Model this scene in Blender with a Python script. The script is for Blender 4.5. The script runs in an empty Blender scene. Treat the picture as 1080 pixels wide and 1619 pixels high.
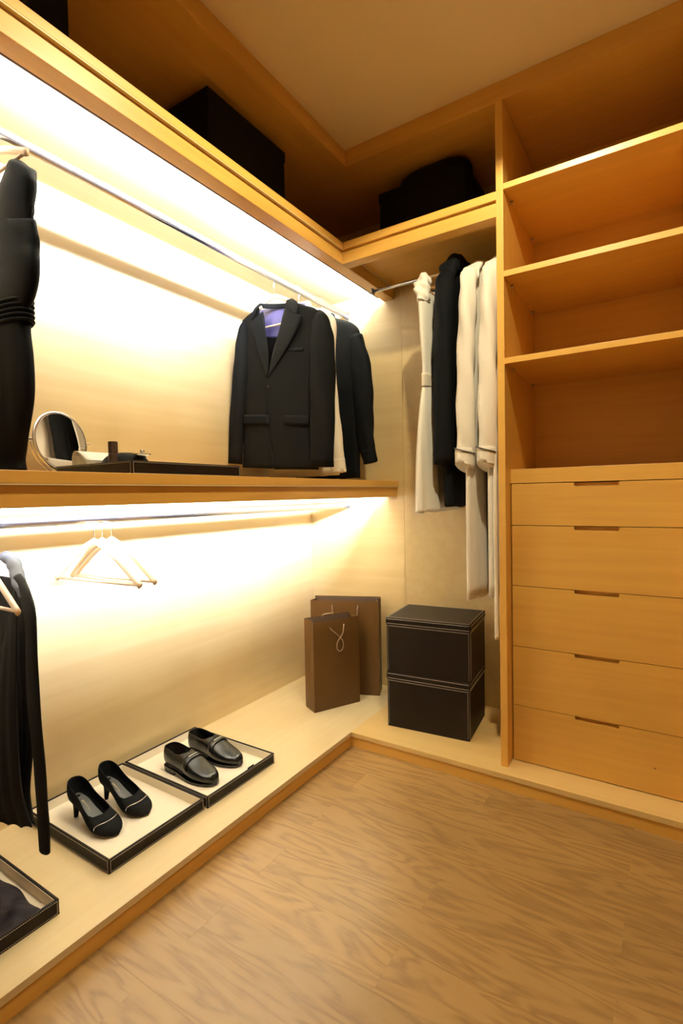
import bpy, bmesh, math, random
from mathutils import Vector, Matrix
random.seed(7)
sc = bpy.context.scene
COL = sc.collection
PI = math.pi
D2 = math.radians

# ------------------------------------------------------------------ camera
CX, CY, CZ = 1.7159, -2.3521, 1.0603
YAW, PITCH, ROLL, FPX = 0.57154, -0.03305, -0.01937, 812.14
FW = Vector((-math.sin(YAW)*math.cos(PITCH), math.cos(YAW)*math.cos(PITCH), math.sin(PITCH)))
_r = FW.cross(Vector((0, 0, 1))).normalized(); _u = _r.cross(FW)
RT = _r*math.cos(ROLL) + _u*math.sin(ROLL)
UP = -_r*math.sin(ROLL) + _u*math.cos(ROLL)
CAM = Vector((CX, CY, CZ))
cd = bpy.data.cameras.new('camera')
cam = bpy.data.objects.new('camera', cd); COL.objects.link(cam)
mw = Matrix((RT, UP, -FW)).transposed().to_4x4(); mw.translation = CAM
cam.matrix_world = mw
cd.sensor_fit = 'VERTICAL'; cd.sensor_height = 36.0; cd.lens = 36.0*FPX/1619.0
cd.clip_start = 0.02
sc.camera = cam

def at(px, py, ax, val):
    """point of the room seen at a photograph pixel, on the plane ax = val"""
    d = FW + RT*((px-540)/FPX) - UP*((py-809.5)/FPX)
    i = 'xyz'.index(ax)
    return CAM + d*((val-CAM[i])/d[i])

# ------------------------------------------------------------------ world, lamps, exposure
w = bpy.data.worlds.new('world'); sc.world = w; w.use_nodes = True
w.node_tree.nodes['Background'].inputs[0].default_value = (1.0, 0.82, 0.6, 1)
w.node_tree.nodes['Background'].inputs[1].default_value = 0.02
sc.view_settings.view_transform = 'Standard'
sc.view_settings.look = 'None'
sc.view_settings.exposure = 0.0
sc.view_settings.gamma = 1.0
sc.view_settings.use_curve_mapping = False
WARM = (1.0, 0.90, 0.62)
LED_COL = (0.81, 1.0, 1.42)
LED_UP, LED_LOW = 260.0, 370.0
def downlight(x, y, power, ang=147):
    ld = bpy.data.lights.new('downlight_lamp', 'SPOT')
    ld.energy = power*1.0; ld.color = WARM; ld.spot_size = D2(ang); ld.spot_blend = 0.12; ld.shadow_soft_size = 0.035
    lo = bpy.data.objects.new('downlight_lamp', ld); COL.objects.link(lo); lo.location = (x, y, 2.485)
    return lo
DOWN = [(1.40, -1.29, 106)]
for a in DOWN: downlight(*a)

# ------------------------------------------------------------------ materials
def new_mat(name):
    m = bpy.data.materials.new(name); m.use_nodes = True
    nt = m.node_tree; b = nt.nodes['Principled BSDF']
    return m, nt, b
def plain(name, col, rough=0.6, metal=0.0, bump=0, scale=200, var=0.0, sheen=0.0, spec=0.5):
    m, nt, b = new_mat(name)
    b.inputs['Base Color'].default_value = (*col, 1); b.inputs['Roughness'].default_value = rough
    b.inputs['Metallic'].default_value = metal
    b.inputs['Specular IOR Level'].default_value = spec
    if sheen: b.inputs['Sheen Weight'].default_value = sheen
    tc = nt.nodes.new('ShaderNodeTexCoord')
    n = nt.nodes.new('ShaderNodeTexNoise'); n.inputs['Scale'].default_value = scale; n.inputs['Detail'].default_value = 4
    nt.links.new(tc.outputs['Object'], n.inputs['Vector'])
    if bump:
        bp = nt.nodes.new('ShaderNodeBump'); bp.inputs['Strength'].default_value = bump; bp.inputs['Distance'].default_value = 0.002
        nt.links.new(n.outputs['Fac'], bp.inputs['Height']); nt.links.new(bp.outputs['Normal'], b.inputs['Normal'])
    if var:
        mx = nt.nodes.new('ShaderNodeMix'); mx.data_type = 'RGBA'
        mx.inputs[6].default_value = (*[c*(1-var) for c in col], 1); mx.inputs[7].default_value = (*[min(1, c*(1+var)) for c in col], 1)
        nt.links.new(n.outputs['Fac'], mx.inputs[0]); nt.links.new(mx.outputs[2], b.inputs['Base Color'])
    return m
def wood(name, col, along='x', rough=0.38, contrast=0.10, coat=0.15, scale=1.0):
    """pale maple veneer: long faint fibres with broad soft figure"""
    m, nt, b = new_mat(name)
    tc = nt.nodes.new('ShaderNodeTexCoord'); mp = nt.nodes.new('ShaderNodeMapping')
    sc_ = {'x': (1.2, 26, 26), 'y': (26, 1.2, 26), 'z': (26, 26, 1.2)}[along]
    mp.inputs['Scale'].default_value = [s*scale for s in sc_]
    nt.links.new(tc.outputs['Object'], mp.inputs['Vector'])
    n1 = nt.nodes.new('ShaderNodeTexNoise'); n1.inputs['Scale'].default_value = 1.6; n1.inputs['Detail'].default_value = 6; n1.inputs['Distortion'].default_value = 0.4
    nt.links.new(mp.outputs['Vector'], n1.inputs['Vector'])
    n2 = nt.nodes.new('ShaderNodeTexNoise'); n2.inputs['Scale'].default_value = 3.0; n2.inputs['Detail'].default_value = 2
    nt.links.new(tc.outputs['Object'], n2.inputs['Vector'])
    add = nt.nodes.new('ShaderNodeMath'); add.operation = 'ADD'
    nt.links.new(n1.outputs['Fac'], add.inputs[0]); nt.links.new(n2.outputs['Fac'], add.inputs[1])
    mr = nt.nodes.new('ShaderNodeMapRange'); mr.inputs['From Min'].default_value = 0.65; mr.inputs['From Max'].default_value = 1.35
    nt.links.new(add.outputs[0], mr.inputs['Value'])
    mx = nt.nodes.new('ShaderNodeMix'); mx.data_type = 'RGBA'
    mx.inputs[6].default_value = (col[0]*(1-contrast), col[1]*(1-contrast*1.5), col[2]*(1-contrast*1.9), 1)
    mx.inputs[7].default_value = (min(1, col[0]*(1+contrast*.6)), min(1, col[1]*(1+contrast)), min(1, col[2]*(1+contrast*1.2)), 1)
    nt.links.new(mr.outputs[0], mx.inputs[0]); nt.links.new(mx.outputs[2], b.inputs['Base Color'])
    b.inputs['Roughness'].default_value = rough; b.inputs['Coat Weight'].default_value = coat; b.inputs['Coat Roughness'].default_value = 0.28
    bp = nt.nodes.new('ShaderNodeBump'); bp.inputs['Strength'].default_value = 0.04; bp.inputs['Distance'].default_value = 0.001
    nt.links.new(n1.outputs['Fac'], bp.inputs['Height']); nt.links.new(bp.outputs['Normal'], b.inputs['Normal'])
    return m
def floor_mat():
    m, nt, b = new_mat('oak_floor')
    tc = nt.nodes.new('ShaderNodeTexCoord'); oi = nt.nodes.new('ShaderNodeObjectInfo')
    off = nt.nodes.new('ShaderNodeVectorMath'); off.operation = 'SCALE'; off.inputs[0].default_value = (7.3, 5.1, 3.7)
    nt.links.new(oi.outputs['Random'], off.inputs['Scale'])
    ad = nt.nodes.new('ShaderNodeVectorMath'); ad.operation = 'ADD'
    nt.links.new(tc.outputs['Object'], ad.inputs[0]); nt.links.new(off.outputs[0], ad.inputs[1])
    # cathedral figure: distorted bands stretched along the board
    mp = nt.nodes.new('ShaderNodeMapping'); mp.inputs['Scale'].default_value = (1.5, 8.5, 1.0)
    nt.links.new(ad.outputs[0], mp.inputs['Vector'])
    nz = nt.nodes.new('ShaderNodeTexNoise'); nz.inputs['Scale'].default_value = 1.3; nz.inputs['Detail'].default_value = 3; nz.inputs['Distortion'].default_value = 0.45
    nt.links.new(mp.outputs['Vector'], nz.inputs['Vector'])
    mul = nt.nodes.new('ShaderNodeMath'); mul.operation = 'MULTIPLY'; mul.inputs[1].default_value = 52.0
    nt.links.new(nz.outputs['Fac'], mul.inputs[0])
    sn = nt.nodes.new('ShaderNodeMath'); sn.operation = 'SINE'; nt.links.new(mul.outputs[0], sn.inputs[0])
    mp2 = nt.nodes.new('ShaderNodeMapping'); mp2.inputs['Scale'].default_value = (14, 130, 1)
    nt.links.new(ad.outputs[0], mp2.inputs['Vector'])
    fn = nt.nodes.new('ShaderNodeTexNoise'); fn.inputs['Scale'].default_value = 1.0; fn.inputs['Detail'].default_value = 4
    nt.links.new(mp2.outputs['Vector'], fn.inputs['Vector'])
    mr = nt.nodes.new('ShaderNodeMapRange'); mr.inputs['From Min'].default_value = -1; mr.inputs['From Max'].default_value = 1
    nt.links.new(sn.outputs[0], mr.inputs['Value'])
    pw = nt.nodes.new('ShaderNodeMath'); pw.operation = 'POWER'; pw.inputs[1].default_value = 1.6
    nt.links.new(mr.outputs[0], pw.inputs[0])
    m2 = nt.nodes.new('ShaderNodeMath'); m2.operation = 'MULTIPLY'; nt.links.new(pw.outputs[0], m2.inputs[0]); nt.links.new(fn.outputs['Fac'], m2.inputs[1])
    m3 = nt.nodes.new('ShaderNodeMath'); m3.operation = 'MULTIPLY'; m3.inputs[1].default_value = 1.5; m3.use_clamp = True
    nt.links.new(m2.outputs[0], m3.inputs[0])
    mx = nt.nodes.new('ShaderNodeMix'); mx.data_type = 'RGBA'
    mx.inputs[6].default_value = (*FLOOR_A, 1); mx.inputs[7].default_value = (*FLOOR_B, 1)
    nt.links.new(m3.outputs[0], mx.inputs[0])
    hs = nt.nodes.new('ShaderNodeHueSaturation')
    vr = nt.nodes.new('ShaderNodeMapRange'); vr.inputs['To Min'].default_value = 0.90; vr.inputs['To Max'].default_value = 1.08
    nt.links.new(oi.outputs['Random'], vr.inputs['Value']); nt.links.new(vr.outputs[0], hs.inputs['Value'])
    nt.links.new(mx.outputs[2], hs.inputs['Color']); nt.links.new(hs.outputs[0], b.inputs['Base Color'])
    b.inputs['Roughness'].default_value = 0.36; b.inputs['Coat Weight'].default_value = 0.15; b.inputs['Coat Roughness'].default_value = 0.30
    bp = nt.nodes.new('ShaderNodeBump'); bp.inputs['Strength'].default_value = 0.08; bp.inputs['Distance'].default_value = 0.001
    nt.links.new(m3.outputs[0], bp.inputs['Height']); nt.links.new(bp.outputs['Normal'], b.inputs['Normal'])
    return m
def emit(name, col, s):
    m, nt, b = new_mat(name)
    b.inputs['Base Color'].default_value = (1, 1, 1, 1)
    b.inputs['Emission Color'].default_value = (*col, 1); b.inputs['Emission Strength'].default_value = s
    return m
MAPLE = (0.68, 0.372, 0.074)
MAPLE_LIT = (0.66, 0.49, 0.235)  # maple paled so that walls near the light strips wash out to white
FLOOR_A = (0.310, 0.178, 0.058); FLOOR_B = (0.200, 0.104, 0.030)
M = dict(
    wx=wood('maple_grain_x', MAPLE, 'x'), wy=wood('maple_grain_y', MAPLE, 'y'), wz=wood('maple_grain_z', MAPLE, 'z'),
    edge=wood('maple_edge', (0.80, 0.50, 0.18), 'x', contrast=.06),
    wallw=wood('maple_wall_lit', MAPLE_LIT, 'y', rough=.42, contrast=.09, scale=.6),
    platy=wood('maple_platform', (0.66, 0.51, 0.275), 'y', rough=.36, contrast=.06),
    platx=wood('maple_platform_back', (0.69, 0.47, 0.185), 'x', rough=.36, contrast=.06),
    floor=floor_mat(),
    gap=plain('dark_joint', (0.10, 0.05, 0.02), .9),
    ceil=plain('ceiling_paint', (0.80, 0.64, 0.40), .9, bump=.03, scale=60),
    wallp=plain('tan_paint', (0.42, 0.29, 0.155), .9, bump=.03, scale=60),
    chrome=plain('chrome', (0.86, 0.86, 0.88), .20, 1.0), steel=plain('steel', (0.55, 0.53, 0.5), .3, 1.0),
    mirror=plain('mirror_glass', (0.9, 0.9, 0.9), .01, 1.0),
    leather=plain('brown_black_leather', (0.008, 0.0045, 0.003), .48, bump=.25, scale=420, spec=.16),
    leathr=plain('dark_brown_leather', (0.02, 0.011, 0.008), .5, bump=.25, scale=420, spec=.3),
    thread=plain('pale_thread', (0.55, 0.47, 0.38), .8),
    cream=plain('cream_lining', (0.80, 0.70, 0.52), .85, bump=.08, scale=500),
    paper=plain('brown_paper', (0.078, 0.035, 0.0085), .42, spec=.22),
    paperin=plain('brown_paper_inside', (0.05, 0.026, 0.012), .8),
    rope=plain('cord', (0.26, 0.17, 0.10), .7, bump=.5, scale=900),
    wool=plain('black_wool', (0.0042, 0.0042, 0.0040), .85, bump=.35, scale=900, spec=0.12),
    wool2=plain('black_crepe', (0.003, 0.0035, 0.004), .75, bump=.2, scale=600, spec=0.12),
    satin=plain('black_satin', (0.0018, 0.0018, 0.0018), .62, bump=.1, scale=80, spec=0.06),
    knit=plain('charcoal_knit', (0.009, 0.0075, 0.006), .95, bump=.7, scale=700, spec=0.12),
    knitg=plain('grey_knit', (0.05, 0.05, 0.055), .95, bump=.8, scale=500, spec=0.12),
    lining=plain('violet_lining', (0.085, 0.075, 0.19), .4),
    cotton=plain('cream_cotton', (0.74, 0.64, 0.49), .85, bump=.12, scale=300),
    terry=plain('white_terry', (0.80, 0.72, 0.60), .95, bump=.9, scale=420, sheen=.3),
    lace=plain('white_voile', (0.82, 0.76, 0.64), .8, bump=.5, scale=160),
    hang=wood('beech_hanger', (0.82, 0.60, 0.36), 'x', contrast=.05),
    hangb=wood('brown_hanger', (0.42, 0.21, 0.07), 'x', contrast=.08),
    suede=plain('black_suede', (0.0035, 0.0035, 0.0035), .95, bump=.3, scale=800, spec=0.12),
    polish=plain('black_polished_leather', (0.004, 0.0035, 0.003), .24, bump=.03, scale=120, spec=.32),
    insole=plain('grey_insole', (0.06, 0.055, 0.048), .6),
    gold=plain('gold_print', (0.75, 0.60, 0.28), .35, .8),
    silver=plain('silver', (0.7, 0.68, 0.64), .2, 1.0),
    piping=plain('dark_piping', (0.03, 0.02, 0.02), .7),
    page=plain('paper_page', (0.80, 0.74, 0.62), .6),
    plast=plain('dark_brown_plastic', (0.045, 0.024, 0.014), .3),
    scarf=plain('dark_plum_cloth', (0.012, 0.008, 0.010), .7, bump=.3, scale=500, spec=0.12),
    boxblk=plain('black_card', (0.004, 0.0035, 0.002), .6, bump=.2, scale=300, spec=0.12),
    ledu=emit('led_upper', LED_COL, LED_UP), ledl=emit('led_lower', LED_COL, LED_LOW),
    lens=emit('lamp_lens', WARM, 6.0), white=plain('white_enamel', (0.8, 0.78, 0.74), .4),
)

# ------------------------------------------------------------------ helpers
ROOTM = {}
def thing(name, label, cat, loc=(0, 0, 0), rotz=0.0, group=None):
    o = bpy.data.objects.new(name, None); COL.objects.link(o)
    o.empty_display_size = .05
    o.location = loc; o.rotation_euler = (0, 0, rotz); o['label'] = label; o['category'] = cat
    if group: o['group'] = group
    ROOTM[o.name] = Matrix.Translation(Vector(loc)) @ Matrix.Rotation(rotz, 4, 'Z')
    return o
def tag(o, label=None, cat=None, group=None, kind=None):
    if label: o['label'] = label
    if cat: o['category'] = cat
    if group: o['group'] = group
    if kind: o['kind'] = kind
    return o
def obj(name, bm, mat, parent=None, world=False, smooth=False, bevel=0, solid=0, sub=0, normals=False):
    """link a bmesh as one object; world=True: coordinates are world, else local to the thing"""
    if parent is not None and world:
        bm.transform(ROOTM[parent.name].inverted())
    if normals: bmesh.ops.recalc_face_normals(bm, faces=bm.faces)
    me = bpy.data.meshes.new(name); bm.to_mesh(me); bm.free()
    mats = mat if isinstance(mat, (list, tuple)) else [mat]
    for m in mats: me.materials.append(m)
    if smooth: me.shade_smooth()
    o = bpy.data.objects.new(name, me); COL.objects.link(o)
    if parent is not None:
        o.parent = parent; ROOTM[o.name] = ROOTM[parent.name]
    else: ROOTM[o.name] = Matrix()
    if solid:
        md = o.modifiers.new('solid', 'SOLIDIFY'); md.thickness = solid; md.offset = -1
    if bevel:
        md = o.modifiers.new('bevel', 'BEVEL'); md.width = bevel; md.segments = 2; md.limit_method = 'ANGLE'; md.angle_limit = D2(40)
    if sub:
        md = o.modifiers.new('sub', 'SUBSURF'); md.levels = sub; md.render_levels = sub
    return o
def struct(name, bm, mat, **k):
    o = obj(name, bm, mat, **k); o['kind'] = 'structure'; return o
def bx(bm, x0, x1, y0, y1, z0, z1):
    vs = [bm.verts.new((x, y, z)) for z in (z0, z1) for y in (y0, y1) for x in (x0, x1)]
    for f in ((0, 2, 3, 1), (4, 5, 7, 6), (0, 1, 5, 4), (2, 6, 7, 3), (0, 4, 6, 2), (1, 3, 7, 5)):
        bm.faces.new([vs[i] for i in f])
def box(x0, x1, y0, y1, z0, z1):
    bm = bmesh.new(); bx(bm, x0, x1, y0, y1, z0, z1); return bm
def prism(bm, pts, y0, y1):
    """polygon in the xz plane pulled from y0 to y1"""
    a = [bm.verts.new((p[0], y0, p[1])) for p in pts]; b = [bm.verts.new((p[0], y1, p[1])) for p in pts]
    bm.faces.new(a); bm.faces.new(b[::-1]); n = len(pts)
    for i in range(n): bm.faces.new((a[i], b[i], b[(i+1) % n], a[(i+1) % n]))
    bmesh.ops.recalc_face_normals(bm, faces=bm.faces)
def spline(pts, n):
    """Catmull-Rom through tuples of any length"""
    P = [tuple(p) for p in pts]; k = len(P); out = []
    for i in range(n):
        t = i/(n-1)*(k-1); j = min(int(t), k-2); f = t-j
        a, b, c, d = P[max(j-1, 0)], P[j], P[j+1], P[min(j+2, k-1)]
        out.append(tuple(.5*((2*q)+(-p+r)*f+(2*p-5*q+4*r-s)*f*f+(-p+3*q-3*r+s)*f**3) for p, q, r, s in zip(a, b, c, d)))
    return out
def lerp(pts, x):
    """piecewise linear table [(x, y)...] """
    if x <= pts[0][0]: return pts[0][1]
    for (a, b), (c, d) in zip(pts, pts[1:]):
        if x <= c: return b+(d-b)*(x-a)/(c-a)
    return pts[-1][1]
def rings(bm, rs, closed=True, cap0=True, cap1=True):
    V = [[bm.verts.new(p) for p in r] for r in rs]; n = len(rs[0])
    for a, b in zip(V, V[1:]):
        for i in range(n if closed else n-1):
            bm.faces.new((a[i], a[(i+1) % n], b[(i+1) % n], b[i]))
    if closed and cap0: bm.faces.new(V[0][::-1])
    if closed and cap1: bm.faces.new(V[-1])
    return V
def tube(bm, path, rad, n=8, flat=None, cap=True):
    """round (or oval: flat=(ratio, axis)) tube along a path; rad a number or one per point"""
    P = [Vector(p) for p in path]; rs = []; prev = None
    for i, p in enumerate(P):
        t = (P[min(i+1, len(P)-1)]-P[max(i-1, 0)]).normalized()
        ref = prev if prev is not None else (Vector((0, 1, 0)) if abs(t.y) < .9 else Vector((1, 0, 0)))
        a = (ref - t*ref.dot(t)).normalized(); b = t.cross(a); prev = a
        r = rad[i] if isinstance(rad, (list, tuple)) else rad
        ra, rb = (r if isinstance(r, (list, tuple)) else (r, r))
        rs.append([p+a*ra*math.cos(k*2*PI/n)+b*rb*math.sin(k*2*PI/n) for k in range(n)])
    rings(bm, rs, cap0=cap, cap1=cap)
    bmesh.ops.recalc_face_normals(bm, faces=bm.faces)
def sheet(bm, A, B, nu, nv, dep=None):
    """grid between two curves of 3D points (both resampled to nv rows); dep(u, v) gives an offset vector"""
    a = spline(A, nv); b = spline(B, nv); G = []
    for j in range(nv):
        row = []
        for i in range(nu):
            u = i/(nu-1); v = j/(nv-1)
            p = Vector(a[j]).lerp(Vector(b[j]), u)
            if dep: p = p+Vector(dep(u, v))
            row.append(bm.verts.new(p))
        G.append(row)
    for j in range(nv-1):
        for i in range(nu-1):
            bm.faces.new((G[j][i], G[j+1][i], G[j+1][i+1], G[j][i+1]))
    return G
def disc(bm, c, r, n=24, axis='z', h=0.002, r2=None):
    c = Vector(c); r2 = r if r2 is None else r2; rs = []
    for k, rr in ((0, r), (1, r2)):
        ring = []
        for i in range(n):
            a = 2*PI*i/n; x, y = rr*math.cos(a), rr*math.sin(a)
            ring.append(c+Vector({'z': (x, y, k*h), 'x': (k*h, x, y), 'y': (x, k*h, y)}[axis]))
        rs.append(ring)
    rings(bm, rs); bmesh.ops.recalc_face_normals(bm, faces=bm.faces)
def stitches(bm, a, b, n, w=.0012, L=.62):
    """dashed thread from a to b"""
    a, b = Vector(a), Vector(b); s = (b-a)/n; t = s.normalized()
    up = Vector((0, 0, 1)) if abs(t.z) < .9 else Vector((1, 0, 0)); sd = t.cross(up).normalized(); up = sd.cross(t)
    for i in range(n):
        p = a+s*(i+(1-L)/2); q = p+s*L; vs = []
        for e in (p, q):
            for (c, d) in ((-1, -1), (1, -1), (1, 1), (-1, 1)):
                vs.append(bm.verts.new(e+sd*c*w*.5+up*d*w*.5))
        for f in ((0, 3, 2, 1), (4, 5, 6, 7), (0, 1, 5, 4), (1, 2, 6, 5), (2, 3, 7, 6), (3, 0, 4, 7)):
            bm.faces.new([vs[k] for k in f])

# ------------------------------------------------------------------ the room
XR, YF, HC = 2.45, -3.0, 2.5            # right wall, wall behind the camera, ceiling
XP, YP, HP = 0.580, -0.545, 0.060       # platform: front of left run, front of back run, height
XB, YB = 0.553, -0.494                  # front planes of the shelves
floor = struct('floor', box(-.1, XR+.1, YF-.1, .1, -.08, -.012), M['gap'])
PWD, PLN = .125, .88
k = 0; pmesh = {}
for r in range(22):
    y1 = -.43-PWD*r; y0 = y1-PWD
    if y0 < YF-.01: break
    x = 1.62-4*PLN if r % 2 == 0 else 1.18-3*PLN
    xs = []
    while x < XR:
        a, b_ = max(x, XP-.03), min(x+PLN, XR)
        if b_-a > .02:
            key = round(b_-a, 3)
            if key not in pmesh:
                bm = box(.00015, key-.00015, .00015, PWD-.00015, -.012, 0)
                me = bpy.data.meshes.new('plank'); bm.to_mesh(me); bm.free(); me.materials.append(M['floor']); pmesh[key] = me
            o = bpy.data.objects.new('plank', pmesh[key]); COL.objects.link(o); o.parent = floor
            o.location = (a, y0, 0 if (r*7+int(x*10)) % 3 else -.0002)
        x += PLN
struct('ceiling', box(-.1, XR+.1, YF-.1, .1, HC, HC+.08), M['ceil'])
struct('wall_left', box(-.08, 0, YF, .08, 0, HC), M['wallw'])
wb = struct('wall_back', box(-.0, XR, .006, .08, 0, HC), M['gap'])
for a, b_ in ((0, .5795), (.5810, 1.2), (1.2015, 1.82), (1.8215, XR)):
    obj('panel', box(a, b_, 0, .006, 0, HC), wood('maple_panel_lit', MAPLE_LIT, 'x', rough=.42, contrast=.09, scale=.6) if a == 0 else M['wallw'], wb)
struct('wall_right', box(XR, XR+.08, YF, .08, 0, HC), M['wallp'])
struct('wall_front', box(-.08, XR+.08, YF-.08, YF, 0, HC), M['wallp'])
# timber cornice round the raised ceiling, and the boarded closet tops behind it
CXX, CYY, ZC = .564, -.481, 2.4294
bm = box(CXX-.02, CXX, YF, CYY, ZC, HC); bx(bm, CXX, CXX+.004, YF, CYY-.004, ZC, ZC+.012)
struct('trim_1', bm, M['wy'])
bm = box(CXX-.02, XR, CYY, CYY+.02, ZC, HC); bx(bm, CXX, XR, CYY-.004, CYY, ZC, ZC+.012)
struct('trim_2', bm, M['wx'])
struct('trim_3', box(0, CXX-.02, YF, 0, 2.4335, HC), M['wy'])
struct('trim_4', box(CXX-.02, XR, CYY+.02, 0, 2.4335, HC), M['wx'])
# recessed ceiling lamps (out of the frame)
for i, a in enumerate(DOWN):
    t = thing('downlight', 'round recessed ceiling lamp over the middle of the floor', 'ceiling light', (a[0], a[1], HC))
    bm = bmesh.new(); rs = []
    for rr, zz in ((.052, 0), (.066, 0), (.066, -.004), (.052, -.006)):
        rs.append([(rr*math.cos(q*PI/14), rr*math.sin(q*PI/14), zz) for q in range(28)])
    rings(bm, rs+[rs[0]], cap0=False, cap1=False); obj('trim_ring', bm, M['white'], t, normals=True)
    bm = bmesh.new(); disc(bm, (0, 0, -.003), .05, axis='z', h=.003); obj('lens', bm, M['lens'], t)

# ------------------------------------------------------------------ platform
t = thing('platform', 'low pale maple platform running along the left and back walls', 'platform')
o = obj('platform_top', box(.0, XP, YF+.4, 0, HP-.018, HP), M['platy'], t)
obj('platform_top', box(XP+.0002, 1.81, YP, 0, HP-.018, HP), M['platx'], t)
obj('riser', box(XP-.022, XP-.003, YF+.4, YP+.004, 0, HP-.018), M['wy'], t)
obj('riser', box(XP-.003, 1.81, YP+.004, YP+.022, 0, HP-.019), M['wx'], t)

# ------------------------------------------------------------------ shelf boards with a deep front rail and a hidden light
def shelf_left(name, label, ztop, zsl, zbot, led, yl):
    t = thing(name, label, 'shelf', (0, 0, ztop))
    obj('shelf_board', box(0, XB, YF+.4, 0, zsl+.004, ztop), M['wy'], t, world=True, bevel=.0012)
    obj('soffit_lit_skin', box(0, XB-.0005, YF+.4, 0, zsl, zsl+.004), M['wallw'], t, world=True)  # paler skin added under the board to whiten its lit underside
    obj('front_rail', box(.486, XB-.012, YF+.4, 0, zbot, zsl), M['wy'], t, world=True, bevel=.0012)
    # the strip leans back, throwing its light up along the soffit and across at the wall
    obj('strip_channel', box(.4848, .4860, YF+.42, -.03, zbot+.004, zsl), M['gap'], t, world=True)
    zl, zh = zsl-.040, zsl-.002
    bm = bmesh.new(); prism(bm, [(.4620, zl+.0010), (.4626, zl), (.4846, zh-.001), (.4840, zh)], yl, -.03)
    s = obj('light_strip', bm, led, t, world=True)
    bm = bmesh.new(); prism(bm, [(.4630, zl-.0006), (.4846, zl-.0006), (.4846, zh-.003)], YF+.42, -.03)
    obj('strip_light_stop', bm, M['gap'], t, world=True)  # dark wedge added to keep the strip from shining downward
    s['label'] = 'glowing white light strip behind the front rail'
    return t
LU = shelf_left('overhead_shelf', 'long honey maple shelf high on the left wall, lit white underneath', 2.1194, 2.0895, 2.037, M['ledu'], YF+.42)
LM = shelf_left('wall_shelf', 'long maple shelf at middle height on the left wall, under the suit jackets', 1.1264, 1.0945, 1.0458, M['ledl'], -2.02)
t = thing('overhead_shelf', 'short maple shelf high on the back wall, above the robes', 'shelf', (.85, -.25, 2.1194))
obj('shelf_board', box(XB+.0006, 1.193, YB, 0, 2.0895, 2.1194), M['wx'], t, world=True, bevel=.0012)
obj('front_rail', box(XB-.0115, 1.193, YB+.012, YB+.067, 2.037, 2.0895), M['wx'], t, world=True, bevel=.0012)

# ------------------------------------------------------------------ clothes rails
def rail(label, p0, p1, rx, rz):
    p0, p1 = Vector(p0), Vector(p1); t = thing('clothes_rail', label, 'rail', (p0+p1)/2)
    d = (p1-p0).normalized(); s = d.cross(Vector((0, 0, 1))); n = 24
    bm = bmesh.new(); rs = []
    for p in (p0, p1): rs.append([p+s*rx*math.cos(2*PI*i/n)+Vector((0, 0, 1))*rz*math.sin(2*PI*i/n) for i in range(n)])
    rings(bm, rs); obj('rail_tube', bm, M['chrome'], t, world=True, smooth=True, normals=True)
    for p, e in ((p0, d), (p1, -d)):
        bm = bmesh.new(); rs = []
        for k in (.0005, .006): rs.append([p+e*k+s*(rx+.008)*math.cos(2*PI*i/n)+Vector((0, 0, 1))*(rz+.008)*math.sin(2*PI*i/n) for i in range(n)])
        rings(bm, rs); obj('end_socket', bm, M['steel'], t, world=True, normals=True)
    return t
RU, RL = (.267, 2.005), (.25, 1.006)
rail('upper chrome clothes rail on the left, holding the suit jackets', (RU[0], YF+.42, RU[1]), (RU[0], 0, RU[1]), .013, .0165)
rail('lower chrome clothes rail on the left, holding the empty hangers', (RL[0], YF+.42, RL[1]), (RL[0], 0, RL[1]), .013, .0175)
RBY, RBZ = -.225, 2.003
rail('thin chrome clothes rail at the back, holding the robes', (XB-.012, RBY, RBZ), (1.193, RBY, RBZ), .0075, .0075)

# ------------------------------------------------------------------ shelving unit with drawers
XL, XPI, XRI = 1.193, 1.218, 1.785
t = SU = thing('shelving_unit', 'tall maple unit with open shelves above five drawers', 'cabinet', (1.5, -.25, HP))
obj('side_panel', box(XL, XPI, YB, -.001, HP, ZC), M['wz'], t, world=True, bevel=.001)
obj('side_panel', box(XRI, XRI+.024, YB, -.001, HP, ZC), M['wz'], t, world=True, bevel=.001)
obj('back_panel', box(XPI, XRI, -.012, -.001, HP, 2.433), M['wx'], t, world=True)
for zt in (2.1382, 1.8366, 1.533):
    s = obj('shelf', box(XPI, XRI, YB, -.012, zt-.0205, zt), M['wx'], t, world=True, bevel=.0008)
    for yy in (-.40, -.07):
        for xx in (XPI, XRI-.012):
            bm = bmesh.new(); disc(bm, (xx, yy, zt-.0255), .005, 12, 'x', .012); obj('shelf_pin', bm, M['steel'], s, world=True)
YD = -.425
obj('counter', box(XPI, XRI, YD, -.012, 1.0905, 1.142), M['wx'], t, world=True, bevel=.001)
obj('carcass', box(XPI+.002, XRI-.002, YD+.024, -.014, HP, 1.088), M['gap'], t, world=True)
zs = [1.0895, .937, .7145, .4905, .270, HP+.002]
NX0, NX1 = 1.432, 1.570
for zt, zb in zip(zs, zs[1:]):
    zt -= .0012; zb += .0012; x0, x1 = XPI+.0035, XRI-.0035; c = .005; h = .0125
    pts = [(x0, zb), (x1, zb), (x1, zt), (NX1, zt), (NX1, zt-h+c), (NX1-c*.3, zt-h+c*.3), (NX1-c, zt-h), (NX0+c, zt-h), (NX0+c*.3, zt-h+c*.3), (NX0, zt-h+c), (NX0, zt), (x0, zt)]
    bm = bmesh.new(); prism(bm, pts, YD, YD+.019)
    d = obj('drawer', bm, M['wx'], t, world=True)
    obj('finger_recess', box(NX0-.004, NX1+.004, YD+.0185, YD+.0235, zt-h-.01, zt-.001), M['wx'], d, world=True)
bm = bmesh.new(); p = at(1035.8, 1215, 'y', YD); disc(bm, (p.x, YD-.0004, p.z), .0022, 10, 'y', .001); obj('screw_plug', bm, M['gap'], d, world=True)

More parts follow.
